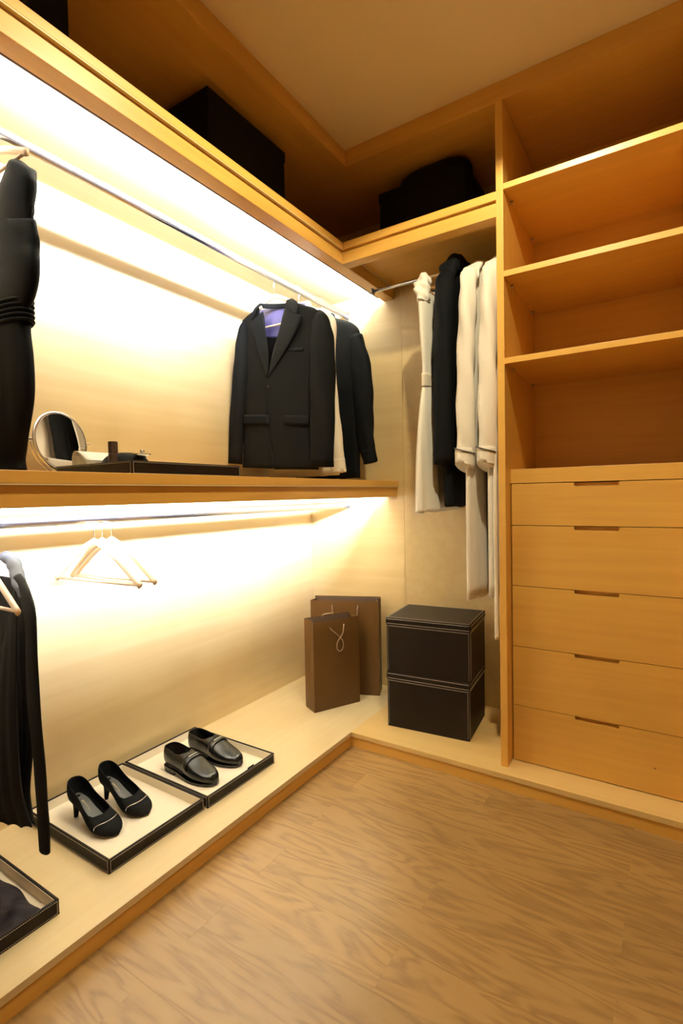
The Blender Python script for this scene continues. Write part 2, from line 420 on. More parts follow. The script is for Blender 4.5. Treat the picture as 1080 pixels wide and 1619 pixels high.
# ------------------------------------------------------------------ shoe trays
def tray(label, x0, x1, y0, y1, z, h=.038):
    t = thing('tray', label, 'tray', ((x0+x1)/2, (y0+y1)/2, z)); W = .0065; e = .0005
    X, Y = (x1-x0)/2, (y1-y0)/2
    obj('base', box(-X, X, -Y, Y, 0, .004), M['leather'], t)
    obj('floor_lining', box(-X+W, X-W, -Y+W, Y-W, .004, .0055), M['cream'], t)
    for (a, b_, c, d) in ((-X, X, -Y, -Y+W), (-X, X, Y-W, Y), (-X, -X+W, -Y+W, Y-W), (X-W, X, -Y+W, Y-W)):
        o = obj('side_wall', box(a, b_, c, d, .004, h), M['leather'], t, bevel=.0015)
    for (a, b_, c, d) in ((-X+W, X-W, -Y+W, -Y+W+.0012), (-X+W, X-W, Y-W-.0012, Y-W), (-X+W, -X+W+.0012, -Y+W, Y-W), (X-W-.0012, X-W, -Y+W, Y-W)):
        obj('wall_lining', box(a, b_, c, d, .0055, h-.003), M['cream'], t)
    bm = bmesh.new(); zz = (.004, h-.004)
    for q in zz:
        stitches(bm, (-X+.004, -Y-e, q), (X-.004, -Y-e, q), 90, .0009); stitches(bm, (X+e, -Y+.004, q), (X+e, Y-.004, q), 70, .0009)
    for sx, sy in ((X-.005, -Y-e), (X+e, -Y+.005), (-X+.005, -Y-e), (X+e, Y-.005)):
        stitches(bm, (sx, sy, .005), (sx, sy, h-.005), 9, .0009)
    obj('stitching', bm, M['thread'], t)['kind'] = 'stuff'
    return t
T1 = tray('black leather tray with cream lining holding the high-heeled pumps', .028, .455, -1.572, -1.240, HP)
T2 = tray('black leather tray with cream lining holding the loafers', .028, .462, -1.232, -.902, HP)
T3 = tray('black leather tray at the lower left, holding crumpled dark cloth', .040, .470, -2.05, -1.712, HP)
T4 = tray('black leather tray on the middle shelf beside the round mirror', .124, .500, -1.495, -1.083, 1.1264)
obj('maker_tag', box(.2085, .2095, .030, .062, .028, .041), M['polish'], T2)

# ------------------------------------------------------------------ shoes
def shoe_upper(L, wt, zb, zt, phi, thick, nt=52, ns=28, pinch=None):
    """boat-shaped upper; tables over t in 0..1: half width, underside, ring top, opening angle"""
    bm = bmesh.new(); G = []
    for i in range(nt+1):
        t = i/nt; t = t*t*(3-2*t)*.35+t*.65
        W, B, T, PH = lerp(wt, t), lerp(zb, t), lerp(zt, t), D2(lerp(phi, t))
        zc, hh = (B+T)/2, (T-B)/2; row = []
        for j in range(ns+1):
            a = PH+(2*PI-2*PH)*j/ns
            s, c = math.sin(a), math.cos(a)
            y = W*math.copysign(abs(s)**.75, s); z = zc+hh*math.copysign(abs(c)**.8, c)
            row.append(bm.verts.new((t*L, y, max(z, B+.0005))))
        G.append(row)
    for a, b in zip(G, G[1:]):
        for j in range(ns): bm.faces.new((a[j], a[j+1], b[j+1], b[j]))
    bmesh.ops.remove_doubles(bm, verts=bm.verts, dist=.0004)
    bmesh.ops.recalc_face_normals(bm, faces=bm.faces)
    return bm
def smooth_tab(tb, n=40):
    """resample a table with a smooth curve"""
    xs = [a for a, _ in tb]; out = []
    s = spline(tb, n)
    return s
def pump(label, heel, toe):
    h = at(*heel, 'z', HP+.0055); q = at(*toe, 'z', HP+.0055); d = q-h
    ang = math.atan2(d.y, d.x); L = min(max(d.length, .215), .245)
    t = thing('pump', label, 'shoe', (h.x-.014*math.cos(ang), h.y-.014*math.sin(ang), HP+.0056), ang, 'pair of black high-heeled pumps')
    S = smooth_tab
    wt = S([(0, .0001), (.015, .014), (.06, .026), (.18, .031), (.35, .030), (.55, .038), (.72, .042), (.86, .036), (.95, .024), (1, .002)])
    zb = S([(0, .062), (.15, .055), (.28, .046), (.45, .024), (.6, .006), (.75, .0015), (1, .004)])
    zt = S([(0, .134), (.15, .126), (.35, .100), (.55, .072), (.68, .052), (.8, .042), (.93, .030), (1, .012)])
    ph = [(0, 52), (.2, 60), (.45, 66), (.58, 58), (.66, 36), (.70, 0), (1, 0)]
    u = obj('upper', shoe_upper(L, wt, zb, zt, ph, .002), M['suede'], t, smooth=True, solid=.0022)
    bm = bmesh.new(); G = []
    for i in range(22):
        a = .03+i/21*.70; W = lerp(wt, a)*.86; z = lerp(zb, a)+.006
        G.append([bm.verts.new((a*L, W*(j/6*2-1), z+.004*abs(j/6*2-1)**2)) for j in range(7)])
    for a, b in zip(G, G[1:]):
        for j in range(6): bm.faces.new((a[j], b[j], b[j+1], a[j+1]))
    ins = obj('insole', bm, M['insole'], t, smooth=True)
    # gold script printed on the insole (a flat unreadable scrawl in the photograph)
    bm = bmesh.new(); pts = []
    for i in range(60):
        f = i/59; a = .20+f*.17; pts.append((a*L+.0014*math.sin(f*38), .0022+.0034*math.sin(f*38+1.2)*(1-.4*f), lerp(zb, a)+.0072))
    tube(bm, pts, .0006, 5); obj('gold_script', bm, M['gold'], ins, smooth=True)
    bm = bmesh.new(); path = [(.034, 0, .056), (.026, 0, .044), (.019, 0, .026), (.016, 0, .006), (.016, 0, 0)]
    tube(bm, spline(path, 12), [r for r in [.022, .0195, .0165, .0135, .0115, .0095, .0085, .0075, .0068, .0062, .006, .006]], 14)
    obj('heel', bm, M['suede'], t, smooth=True)
    bm = bmesh.new(); pts = []
    for i in range(25):       # pale piping over the toe cap
        a = -PI/2+PI*i/24; tt = .84-.085*abs(math.sin(a))**2; W, B, T = lerp(wt, tt), lerp(zb, tt), lerp(zt, tt)
        s, c = math.sin(a), math.cos(a)
        pts.append((tt*L, W*math.copysign(abs(s)**.75, s), (B+T)/2+(T-B)/2*abs(c)**.8+.0006))
    tube(bm, pts, .0012, 6); obj('toe_piping', bm, M['silver'], t, smooth=True)
    return t
pump('black suede high-heeled pump on the tray, nearer the camera', (120, 1291), (180, 1319))
pump('black suede high-heeled pump on the tray, nearer the loafers', (168, 1263), (228, 1287))
def loafer(label, heel, toe):
    h = at(*heel, 'z', HP+.0055); q = at(*toe, 'z', HP+.0055); d = q-h
    ang = math.atan2(d.y, d.x); L = min(max(d.length, .250), .272)
    t = thing('loafer', label, 'shoe', (h.x, h.y, HP+.0056), ang, 'pair of black polished loafers')
    S = smooth_tab
    wt = S([(0, .0001), (.015, .018), (.06, .029), (.2, .034), (.38, .035), (.58, .043), (.72, .043), (.85, .036), (.94, .025), (.985, .014), (1, .003)])
    zb = [(0, .020), (.25, .019), (.42, .012), (.6, .008), (1, .009)]
    zt = S([(0, .098), (.12, .100), (.3, .094), (.42, .088), (.55, .076), (.7, .058), (.85, .045), (.95, .037), (1, .022)])
    ph = [(0, 50), (.15, 52), (.3, 56), (.38, 46), (.43, 22), (.455, 0), (1, 0)]
    obj('upper', shoe_upper(L, wt, zb, zt, ph, .0025), M['polish'], t, smooth=True, solid=.0025)
    bm = bmesh.new(); rs = []
    for zz, g in ((0, 1.0), (1, 1.03)):
        pass
    top = []; bot = []
    for i in range(41):
        a = i/40; W = lerp(wt, a)*.99; top.append((a*L*1.004-.001, W, lerp(zb, a)+.002)); 
    for i in range(40, -1, -1):
        a = i/40; W = lerp(wt, a)*.99; top.append((a*L*1.004-.001, -W, lerp(zb, a)+.002))
    bot = [(p[0], p[1], p[2]-.0075) for p in top]
    rings(bm, [bot, top]); obj('sole', bm, M['polish'], t, normals=True)
    bm = bmesh.new(); f = []
    for i in range(13):
        a = .01+i/12*.26; f.append((a*L, lerp(wt, a)*.98))
    f = [(x, y) for x, y in f]+[(x, -y) for x, y in f[::-1]]
    rings(bm, [[(x*1.0+.002, y*.96, 0) for x, y in f], [(x, y, .0135) for x, y in f]]); obj('heel', bm, M['leather'], t, normals=True)
    bm = bmesh.new(); G = []
    for i in range(16):
        a = .03+i/15*.42; W = lerp(wt, a)*.85
        G.append([bm.verts.new((a*L, W*(j/4*2-1), lerp(zb, a)+.005)) for j in range(5)])
    for a, b in zip(G, G[1:]):
        for j in range(4): bm.faces.new((a[j], b[j], b[j+1], a[j+1]))
    obj('insole', bm, M['insole'], t)
    def over(tt, a, off):
        W, B, T = lerp(wt, tt), lerp(zb, tt), lerp(zt, tt); s, c = math.sin(a), math.cos(a)
        return Vector((tt*L, W*math.copysign(abs(s)**.75, s)*(1+off/.04), (B+T)/2+(T-B)/2*abs(c)**.8+off))
    bm = bmesh.new()
    sheet(bm, [over(.50, -PI/2+PI*i/14, .0012) for i in range(15)], [over(.59, -PI/2+PI*i/14, .0012) for i in range(15)], 4, 29)
    st = obj('strap', bm, M['polish'], t, smooth=True, solid=.0018)
    bm = bmesh.new(); tube(bm, [over(.545, -.34+.68*i/8, .0042) for i in range(9)], .0022, 8)
    obj('metal_bit', bm, M['steel'], st, smooth=True)
    return t
loafer('black polished loafer nearer the pumps, its metal bit on the strap', (266, 1212), (330, 1237))
loafer('black polished loafer nearer the back wall, behind the other one', (303, 1188), (376, 1210))

# ------------------------------------------------------------------ hangers
def hanger(label, loc, rotz, mat, group=None, railr=.0170, half=.205, drop=.135, apex=.075):
    """local: hangs from the rail at the origin, arms along x"""
    t = thing('hanger', label, 'hanger', loc, rotz, group)
    za, ze = -apex, -apex-drop
    bm = bmesh.new()
    for s in (-1, 1):
        tube(bm, spline([(0, 0, za), (s*half*.35, 0, za-drop*.25), (s*half*.75, 0, za-drop*.70), (s*half, 0, ze)], 12), [(.0055, .0095)]*12, 10)
    obj('arms', bm, mat, t, smooth=True)
    bm = bmesh.new(); tube(bm, [(-half+.006, 0, ze+.003), (half-.006, 0, ze+.003)], .0045, 8); obj('trouser_bar', bm, mat, t, smooth=True)
    r = railr+.0035; pts = [(0, 0, za+.005), (0, 0, -r-.012)]
    for i in range(15):
        a = -PI/2+i/14*PI*1.32; pts.append((0, r*math.cos(a)*.85, r*math.sin(a)))
    bm = bmesh.new(); tube(bm, pts, .0016, 6); obj('hook', bm, M['chrome'], t, smooth=True)
    return t

# ------------------------------------------------------------------ garments
def body(levels, n=56, nv=34, folds=(7, .006), ph=0.0, power=.75):
    """closed flattened tube, levels (z, cx, half width, half depth) from top to bottom"""
    bm = bmesh.new(); rs = []
    L = spline(levels, nv)
    for k, (z, cx, W, Dp) in enumerate(L):
        v = k/(nv-1); ring = []
        for i in range(n):
            a = 2*PI*i/n; c, s = math.cos(a), math.sin(a)
            x = W*math.copysign(abs(c)**power, c)
            y = Dp*math.copysign(abs(s)**.9, s)
            f = folds[1]*(.15+v)*(math.sin(folds[0]*x/.2+ph+(1.7 if s < 0 else 0)+v*1.1)+.5*math.sin(folds[0]*2.1*x/.2+ph*2+v))
            zz = z+(.0035*math.sin(folds[0]*x/.13+ph) if k == nv-1 else 0)
            ring.append((cx+x, y+f*(1-abs(c)**4), zz))
        rs.append(ring)
    rings(bm, rs); bmesh.ops.recalc_face_normals(bm, faces=bm.faces)
    return bm
def sleeve(path, rads, n=18, nv=26, wrinkle=.002, ph=0.0):
    """path points, rads (across, deep)"""
    bm = bmesh.new(); P = spline(path, nv); R = spline(rads, nv); rs = []
    for k in range(nv):
        p = Vector(P[k]); t = (Vector(P[min(k+1, nv-1)])-Vector(P[max(k-1, 0)])).normalized()
        b = Vector((0, 1, 0)); b = (b-t*b.dot(t)).normalized(); a = b.cross(t).normalized()
        v = k/(nv-1); ring = []
        for i in range(n):
            q = 2*PI*i/n
            wv = 1+wrinkle/.03*(math.sin(3*q+ph+v*9)+.6*math.sin(v*31+q*2+ph))
            ring.append(p+a*R[k][0]*wv*math.cos(q)+b*R[k][1]*wv*math.sin(q))
        rs.append(ring)
    rings(bm, rs); bmesh.ops.recalc_face_normals(bm, faces=bm.faces)
    return bm

# --- front suit jacket (hangs facing the room's near end), built from its tailored pieces
YJ = -.60
def J(px, py, dy=0.0):
    p = at(px, py, 'y', YJ-.03); return (p.x, YJ-.03+dy, p.z)
hj = J(437, 462)
t = JK = thing('suit_jacket', 'black tailored suit jacket with open lapels and violet lining, foremost on the upper rail', 'jacket', (.29, YJ, 1.16))
def panel(name, A, B, mat, dep, nu=14, nv=30, par=JK, th=.003):
    bm = bmesh.new(); sheet(bm, A, B, nu, nv, dep)
    return obj(name, bm, mat, par, world=True, smooth=True, solid=th, normals=False)
wr = lambda u, v, s: .0022*math.sin(9*u+5*v+s)*v
# viewer's left front
panel('front_panel', [J(409, 486), J(413, 520), J(418, 560), J(423, 598), J(424, 640), J(428, 690), J(436, 741)],
      [J(378, 505), J(384, 530), J(384, 560), J(383, 600), J(381, 650), J(380, 700), J(378, 739)], M['wool'],
      lambda u, v: (0, .004+.020*u*u+wr(u, v, 0), 0))
# viewer's right front, lapped over
panel('front_panel', [J(463, 476), J(458, 515), J(444, 560), J(424, 596), J(421, 640), J(426, 690), J(434, 742)],
      [J(500, 489), J(492, 520), J(489, 560), J(487, 600), J(487, 650), J(488, 700), J(490, 742)], M['wool'],
      lambda u, v: (0, .020*u*u+wr(u, v, 2)-.001, 0))
# back of the jacket seen inside the neck
panel('back_panel', [J(409, 484, .07), J(384, 512, .055), J(384, 600, .055), J(378, 737, .055)], [J(463, 474, .07), J(496, 496, .055), J(492, 600, .055), J(492, 742, .055)], M['wool'],
      lambda u, v: (0, .006*math.sin(u*PI)*(1-v)-.004, 0))
b_ = panel('lining', [J(393, 484, .058), J(396, 505, .045), J(404, 530, .045)], [J(470, 471, .055), J(470, 500, .045), J(470, 530, .045)], M['lining'], lambda u, v: (0, .003*math.sin(u*14), 0), 20, 12)
b_['label'] = 'violet lining showing inside the collar'
panel('lining', [J(404, 528, .044), J(408, 560, .034), J(414, 605, .014)], [J(468, 528, .044), J(455, 560, .034), J(436, 605, .014)], M['satin'], lambda u, v: (0, .004*math.sin(u*9+v*4), 0), 14, 12)
# lapels with notches
panel('lapel', [J(453, 484, -.004), J(450, 494, -.007), J(444, 520, -.008), J(432, 562, -.008), J(424, 597, -.004)],
      [J(466, 497, -.008), J(479, 502, -.013), J(469, 528, -.011), J(450, 560, -.009), J(425, 598, -.004)], M['wool2'], lambda u, v: (0, -.002*math.sin(u*PI), 0), 8, 22)
panel('lapel', [J(417, 493, -.003), J(419, 502, -.004), J(421, 522, -.004), J(426, 562, -.005), J(424, 594, -.003)],
      [J(406, 505, -.006), J(398, 513, -.009), J(403, 530, -.007), J(411, 560, -.006), J(422, 595, -.003)], M['wool2'], lambda u, v: (0, -.002*math.sin(u*PI), 0), 8, 22)
panel('collar', [J(454, 474, -.001), J(453, 482, -.007), J(458, 490, -.012), J(466, 497, -.013)], [J(461, 471, .004), J(471, 478, -.005), J(473.5, 488, -.012), J(472.5, 498, -.014)], M['wool'], None, 5, 12)
panel('collar', [J(417, 481, -.001), J(410, 488, -.007), J(405, 500, -.009), J(400, 508, -.009)], [J(411, 479, .004), J(404, 488, -.003), J(401, 497, -.007), J(399, 506, -.009)], M['wool'], None, 5, 12)
panel('collar', [J(411, 480, .005), J(425, 475, .05), J(437, 473, .06), J(450, 472, .05), J(458, 472, .005)], [J(414, 487, .008), J(426, 483, .048), J(437, 481, .056), J(449, 480, .048), J(456, 478, .008)], M['wool'], None, 4, 22)
# pocket flaps, chest welt and button
panel('pocket_flap', [J(383, 655, .006), J(384, 671, .004)], [J(426, 656, -.004), J(427, 671, -.006)], M['wool2'], lambda u, v: (0, -.002, 0), 8, 4)
panel('pocket_flap', [J(449, 656, -.001), J(449, 671, -.003)], [J(485, 656, .014), J(486, 672, .012)], M['wool2'], lambda u, v: (0, -.003, 0), 8, 4)
panel('chest_pocket', [J(456, 551, .002), J(457, 556, .002)], [J(478, 549, .010), J(478, 554, .010)], M['wool2'], lambda u, v: (0, -.0035, 0), 5, 3)
p = Vector(J(425, 612)); bm = bmesh.new(); disc(bm, (p.x+.004, p.y-.008, p.z), .0065, 16, 'y', .004); obj('button', bm, M['polish'], JK, world=True)
# sleeves
def wsleeve(name, mat, par, pts, rads, ph=0, wrinkle=.0015):
    bm = sleeve(pts, rads, ph=ph, wrinkle=wrinkle); return obj(name, bm, mat, par, world=True, smooth=True)
wsleeve('sleeve', M['wool'], JK, [J(497, 488, .036), J(499, 498, .033), J(501, 515, .030), J(503, 545, .026), J(505, 600, .022), J(507, 660, .018), J(506, 738, .014)], [(.010, .012), (.032, .024), (.046, .030), (.056, .034), (.059, .035), (.056, .033), (.057, .031)], 1)
wsleeve('sleeve', M['wool'], JK, [J(385, 500, .036), J(382, 510, .033), J(379, 525, .030), J(377, 555, .026), J(375, 600, .022), J(372, 660, .018), J(368, 733, .016)], [(.008, .012), (.020, .024), (.030, .030), (.038, .034), (.040, .034), (.038, .032), (.036, .030)], 2)
hanger('beech hanger inside the foremost suit jacket', (RU[0]-.005, YJ, RU[1]), D2(2), M['hang'], half=.2, drop=.130)

# --- white shirt behind the jacket
YS = -.43
def shirt(name, label, cat, yc, mat, zoff, x0, hem, sh, wsh, wb, sl_r, sl_l, ph, parts):
    t = thing(name, label, cat, (x0, yc, hem))
    zt = RU[1]-.082
    obj('body', body([(zt-hem+.012, 0, .045, .035), (zt-hem-.012, 0, .085, .042), (zt-.05-hem, 0, wsh*.82, .042), (zt-.11-hem, 0, wsh, .040), (zt-.25-hem, 0, wsh*.95, .042), (zt-.5-hem, 0, wb, .042), (0, 0, wb, .040)], ph=ph, folds=(6, .004)), mat, t, smooth=True)
    for path, rads in (sl_r, sl_l):
        s = obj('sleeve', sleeve(path, rads, ph=ph), mat, t, world=True, smooth=True)
        if parts:
            e = Vector(path[-1]); d = (e-Vector(path[-2])).normalized()
            s2 = obj('cuff', sleeve([e-d*.055, e-d*.02, e+d*.004], [(rads[-1][0]*1.07, rads[-1][1]*1.07)]*3, nv=8, wrinkle=.0005), mat, s, world=True, smooth=True)
    bm = bmesh.new(); rs = []
    for i in range(25):
        a = 2*PI*i/24; rs.append((.055*math.cos(a), -.004+.030*math.sin(a), zt-hem+.012-.018*(1-math.sin(a))*.5))
    tube(bm, rs, [(.010, .018)]*25, 8, cap=False); obj('collar', bm, mat, t, smooth=True)
    return t
def S(px, py, y): p = at(px, py, 'y', y); return (p.x, p.y, p.z)
shirt('dress_shirt', 'cream white shirt hanging between the suit jacket and the black shirt', 'shirt', YS, M['cotton'], 0, .27, 1.150, 0, .200, .200,
      ([S(505, 510, YS), S(514, 560, YS), S(521, 640, YS), S(530, 700, YS), S(535, 746, YS)], [(.035, .03), (.045, .035), (.042, .034), (.036, .03), (.036, .028)]),
      ([(.10, YS, 1.84), (.075, YS, 1.7), (.065, YS, 1.45), (.07, YS, 1.22)], [(.035, .03), (.045, .035), (.036, .03), (.034, .028)]), .5, True)
hanger('beech hanger inside the cream white shirt', (RU[0], YS, RU[1]), 0, M['hang'], half=.18, drop=.11)
YK = -.24
shirt('dress_shirt', 'black shirt with one sleeve swung out, nearest the back wall on the upper rail', 'shirt', YK, M['wool2'], 0, .275, 1.142, 0, .205, .190,
      ([S(562, 532, YK), S(571, 580, YK), S(574, 640, YK), S(578, 690, YK), S(586, 730, YK)], [(.035, .032), (.050, .036), (.050, .036), (.044, .032), (.033, .028)]),
      ([(.09, YK, 1.84), (.07, YK, 1.7), (.06, YK, 1.45), (.07, YK, 1.22)], [(.035, .03), (.045, .035), (.038, .03), (.034, .028)]), 1.5, True)
hanger('beech hanger inside the black shirt nearest the back wall', (RU[0], YK, RU[1]), 0, M['hang'], half=.18, drop=.11)

# --- long black dress, far left on the upper rail
YD1 = -1.70
t = DR = thing('evening_dress', 'long black dress hanging at the left edge above the middle shelf', 'dress', (.27, YD1, 1.14))
def dx(px, py): return at(px, py, 'y', YD1)
edge = [(61, 425), (56, 452), (42, 472), (43, 520), (47, 560), (49, 610), (46, 650), (38, 700), (33, 725), (35, 741)]
lv = []
for px, py in [(42, 466), (42, 470)]+edge[3:]:
    p = dx(px, py); lv.append((p.z-1.14, 0, p.x-.27, .030))
lv[-1] = (.0, 0, lv[-1][2], .032)
bm = body(lv, ph=.4, folds=(9, .006), nv=44); obj('skirt', bm, M['satin'], DR, smooth=True)
rows = [(257, 34, 38), (262, 22, 48), (280, 14, 52), (300, 8, 53), (330, -4, 52), (355, -13, 52), (385, -13, 55), (410, -13, 59), (428, -13, 61), (452, -13, 56), (474, -13, 43)]
for s in (1, -1):
    path = []; R = []
    for py, a, b_ in rows:
        pa, pb = dx(a, py), dx(b_, py); m_ = (pa.x+pb.x)/2
        path.append((.27+s*(m_-.27), YD1, pa.lerp(pb, .5).z)); R.append(((pb.x-pa.x)/2, min(.028, .25*(pb.x-pa.x)+.006)))
    obj('bodice', sleeve(path, R, n=26, nv=40, ph=s, wrinkle=.0012), M['satin'], DR, world=True, smooth=True)
bm = bmesh.new(); p = dx(52, 333); rs = [(p.x+.006*math.cos(a*PI/8), YD1, p.z+.012*math.sin(a*PI/8)) for a in range(17)]
tube(bm, rs, .0012, 6); obj('hanging_loop', bm, M['satin'], DR, world=True, smooth=True)
bm = bmesh.new()       # gathered waistband
zw = dx(42, 474).z-1.14; ww = dx(43, 480).x-.27
for k in range(5):
    rs = [((ww+.004)*math.copysign(abs(math.cos(a))**.75, math.cos(a)), .034*math.copysign(abs(math.sin(a))**.9, math.sin(a)), zw-.012*k) for a in [2*PI*i/48 for i in range(49)]]
    tube(bm, rs, (.0045), 6, cap=False)
obj('waistband', bm, M['satin'], DR, smooth=True)
hanger('pale hanger holding the long black dress', (RU[0], YD1, RU[1]), 0, M['hang'], half=.165, drop=.06, apex=.06)

# --- charcoal knit cardigan, far left on the lower rail
YC = -1.745
t = CG = thing('cardigan', 'charcoal knitted cardigan with a pale grey collar, left edge on the lower rail', 'cardigan', (.25, YC, .28))
def C(px, py, dy=0.0):
    p = at(px, py, 'y', YC); return (p.x, YC+dy, p.z)
xh = at(0, 1285, 'y', YC)
def mirrorx(p): return (.50-p[0], p[1], p[2])
bm = bmesh.new()
A = [C(14, 918, .03), C(24, 960, .03), C(26, 1050, .03), C(30, 1120, .03), C(30, 1200, .03), C(32, 1260, .02), C(46, 1310, .01)]
B = [mirrorx(q) for q in A]; B[-1] = (.05, YC, B[-1][2]+.02)
def cdep(u, v): return (.0, (.003*math.sin(u*34+v)+.002*math.sin(u*71+2*v))*(.15+v), (.003*math.sin(u*40)+.004*math.sin(u*17))*(v > .97))
sheet(bm, A, B, 60, 34, cdep); obj('back_panel', bm, M['knit'], CG, world=True, smooth=True, solid=.004)
for s in (0, 1):
    a = [C(26, 922, -.0), C(35, 985, -.010), C(35, 1120, -.012), C(39, 1240, -.008), C(50, 1308, -.0)]
    b2 = [C(12, 1010, -.0), C(8, 1060, -.02), C(2, 1140, -.03), C(0, 1230, -.03), C(2, 1290, -.02)]
    if s: a = [mirrorx(q) for q in a]; b2 = [mirrorx(q) for q in b2]
    bm = bmesh.new(); sheet(bm, a, b2, 22, 30, lambda u, v: (0, .0022*math.sin(u*20+v*2+s)*(.1+v), .004*math.sin(u*19)*(v > .97)))
    obj('front_panel', bm, M['knit'], CG, world=True, smooth=True, solid=.004)
    col = [C(-6, 882, .02), C(8, 888, .015), C(20, 905, .01), C(31, 925, .0), C(38, 945, .0)]
    if s: col = [mirrorx(q) for q in col]
    o = obj('collar', sleeve(col, [(.015, .014), (.016, .015), (.016, .015), (.014, .014), (.008, .010)], ph=s, wrinkle=.0035, nv=40), M['knitg'], CG, world=True, smooth=True)
    o['label'] = 'pale grey knitted collar'
    tb = [(912, 22, 32), (928, 26, 42), (945, 32, 50), (977, 40, 57), (1050, 42, 60), (1122, 45, 64), (1200, 53, 70), (1261, 57, 74), (1300, 60, 77), (1346, 63, 79)]
    sl = [C((a_+b_)/2, py, .0) for py, a_, b_ in tb]; rd = [((C(b_, py)[0]-C(a_, py)[0])/2*.85, .009) for py, a_, b_ in tb]
    if s: sl = [mirrorx(q) for q in sl]
    obj('sleeve', sleeve(sl, rd, nv=34, ph=s*2, wrinkle=.0015), M['knit'], CG, world=True, smooth=True)
hanger('pale wooden hanger carrying the charcoal cardigan', (RL[0], YC-.030, RL[1]), 0, M['hang'], half=.215, drop=.130, apex=.07)

# --- three empty hangers on the lower rail
for i, (y, rz, lb) in enumerate(((-1.455, 4, 'empty triangular wooden hanger nearest the cardigan'), (-1.425, -3, 'empty triangular wooden hanger in the middle of three'), (-1.39, 3, 'empty triangular wooden hanger nearest the back wall'))):
    hanger(lb, (RL[0]-.006*i, y, RL[1]), D2(rz), M['hang'], 'empty wooden hangers on the lower rail', half=.195, drop=.125, apex=.07)

# ------------------------------------------------------------------ clothes in the back niche (hung sideways: their width runs along y)
def niche_thing(name, label, cat, x, z0): return thing(name, label, cat, (x, RBY, z0), -PI/2)
# local x = towards the room (front, -y); local y = world x
XD = .865
t = niche_thing('summer_dress', 'sheer white sleeveless dress, leftmost on the back rail', 'dress', XD, .985)
obj('skirt', body([(.545, .02, .150, .018), (.50, .02, .155, .022), (.38, .02, .185, .030), (.2, .02, .215, .036), (0, .02, .228, .040)], folds=(10, .008), ph=1), M['lace'], t, smooth=True)
obj('bodice', body([(.93, .02, .150, .012), (.86, .02, .175, .024), (.74, .02, .165, .026), (.62, .02, .150, .020), (.54, .02, .150, .020)], folds=(12, .003), ph=.3), M['lace'], t, smooth=True)
obj('waistband', body([(.565, .02, .154, .023), (.535, .02, .156, .023), (.51, .02, .156, .024)], folds=(3, .0), nv=6), M['cotton'], t, smooth=True)
for s in (-1, 1):
    obj('frill_strap', sleeve([(.02+s*.15, 0, .85), (.02+s*.145, 0, .90), (.02+s*.13, 0, .945), (.02+s*.10, 0, .955)], [(.026, .022), (.032, .028), (.026, .026), (.012, .014)], wrinkle=.008, ph=s), M['lace'], t, smooth=True)
hanger('brown wooden hanger holding the sheer white dress', (XD+.015, RBY, RBZ), PI/2, M['hangb'], railr=.0075, half=.17, drop=.05, apex=.07)
XK = .965
t = niche_thing('coat', 'long black coat between the white dress and the robes', 'coat', XK, 1.005)
obj('skirt', body([(.30, .0, .175, .030), (.15, .0, .180, .034), (0, .0, .182, .036)], folds=(6, .003), nv=14), M['wool2'], t, smooth=True)
obj('body', body([(.965, .0, .045, .030), (.94, .0, .10, .042), (.90, .0, .165, .048), (.84, .005, .185, .048), (.6, .005, .195, .045), (.3, .005, .203, .046), (.165, .005, .205, .046)], folds=(6, .003), ph=1), M['wool2'], t, smooth=True)
for s in (-1, 1):
    obj('sleeve', sleeve([(s*.155, 0, .92), (s*.178, 0, .86), (s*.182, -.004, .7), (s*.184, -.008, .45), (s*.186, -.012, .17)], [(.025, .030), (.036, .040), (.038, .042), (.036, .040), (.034, .038)], ph=s), M['wool2'], t, smooth=True)
obj('hood', sleeve([(-.07, 0, .93), (-.03, .01, .98), (.06, .012, .985), (.13, .008, .955), (.165, .004, .90)], [(.02, .028), (.036, .036), (.040, .040), (.036, .040), (.02, .03)], wrinkle=.004), M['wool2'], t, smooth=True)
hanger('hanger inside the long black coat', (XK, RBY, RBZ), PI/2, M['hang'], railr=.0075, half=.17, drop=.05, apex=.055)
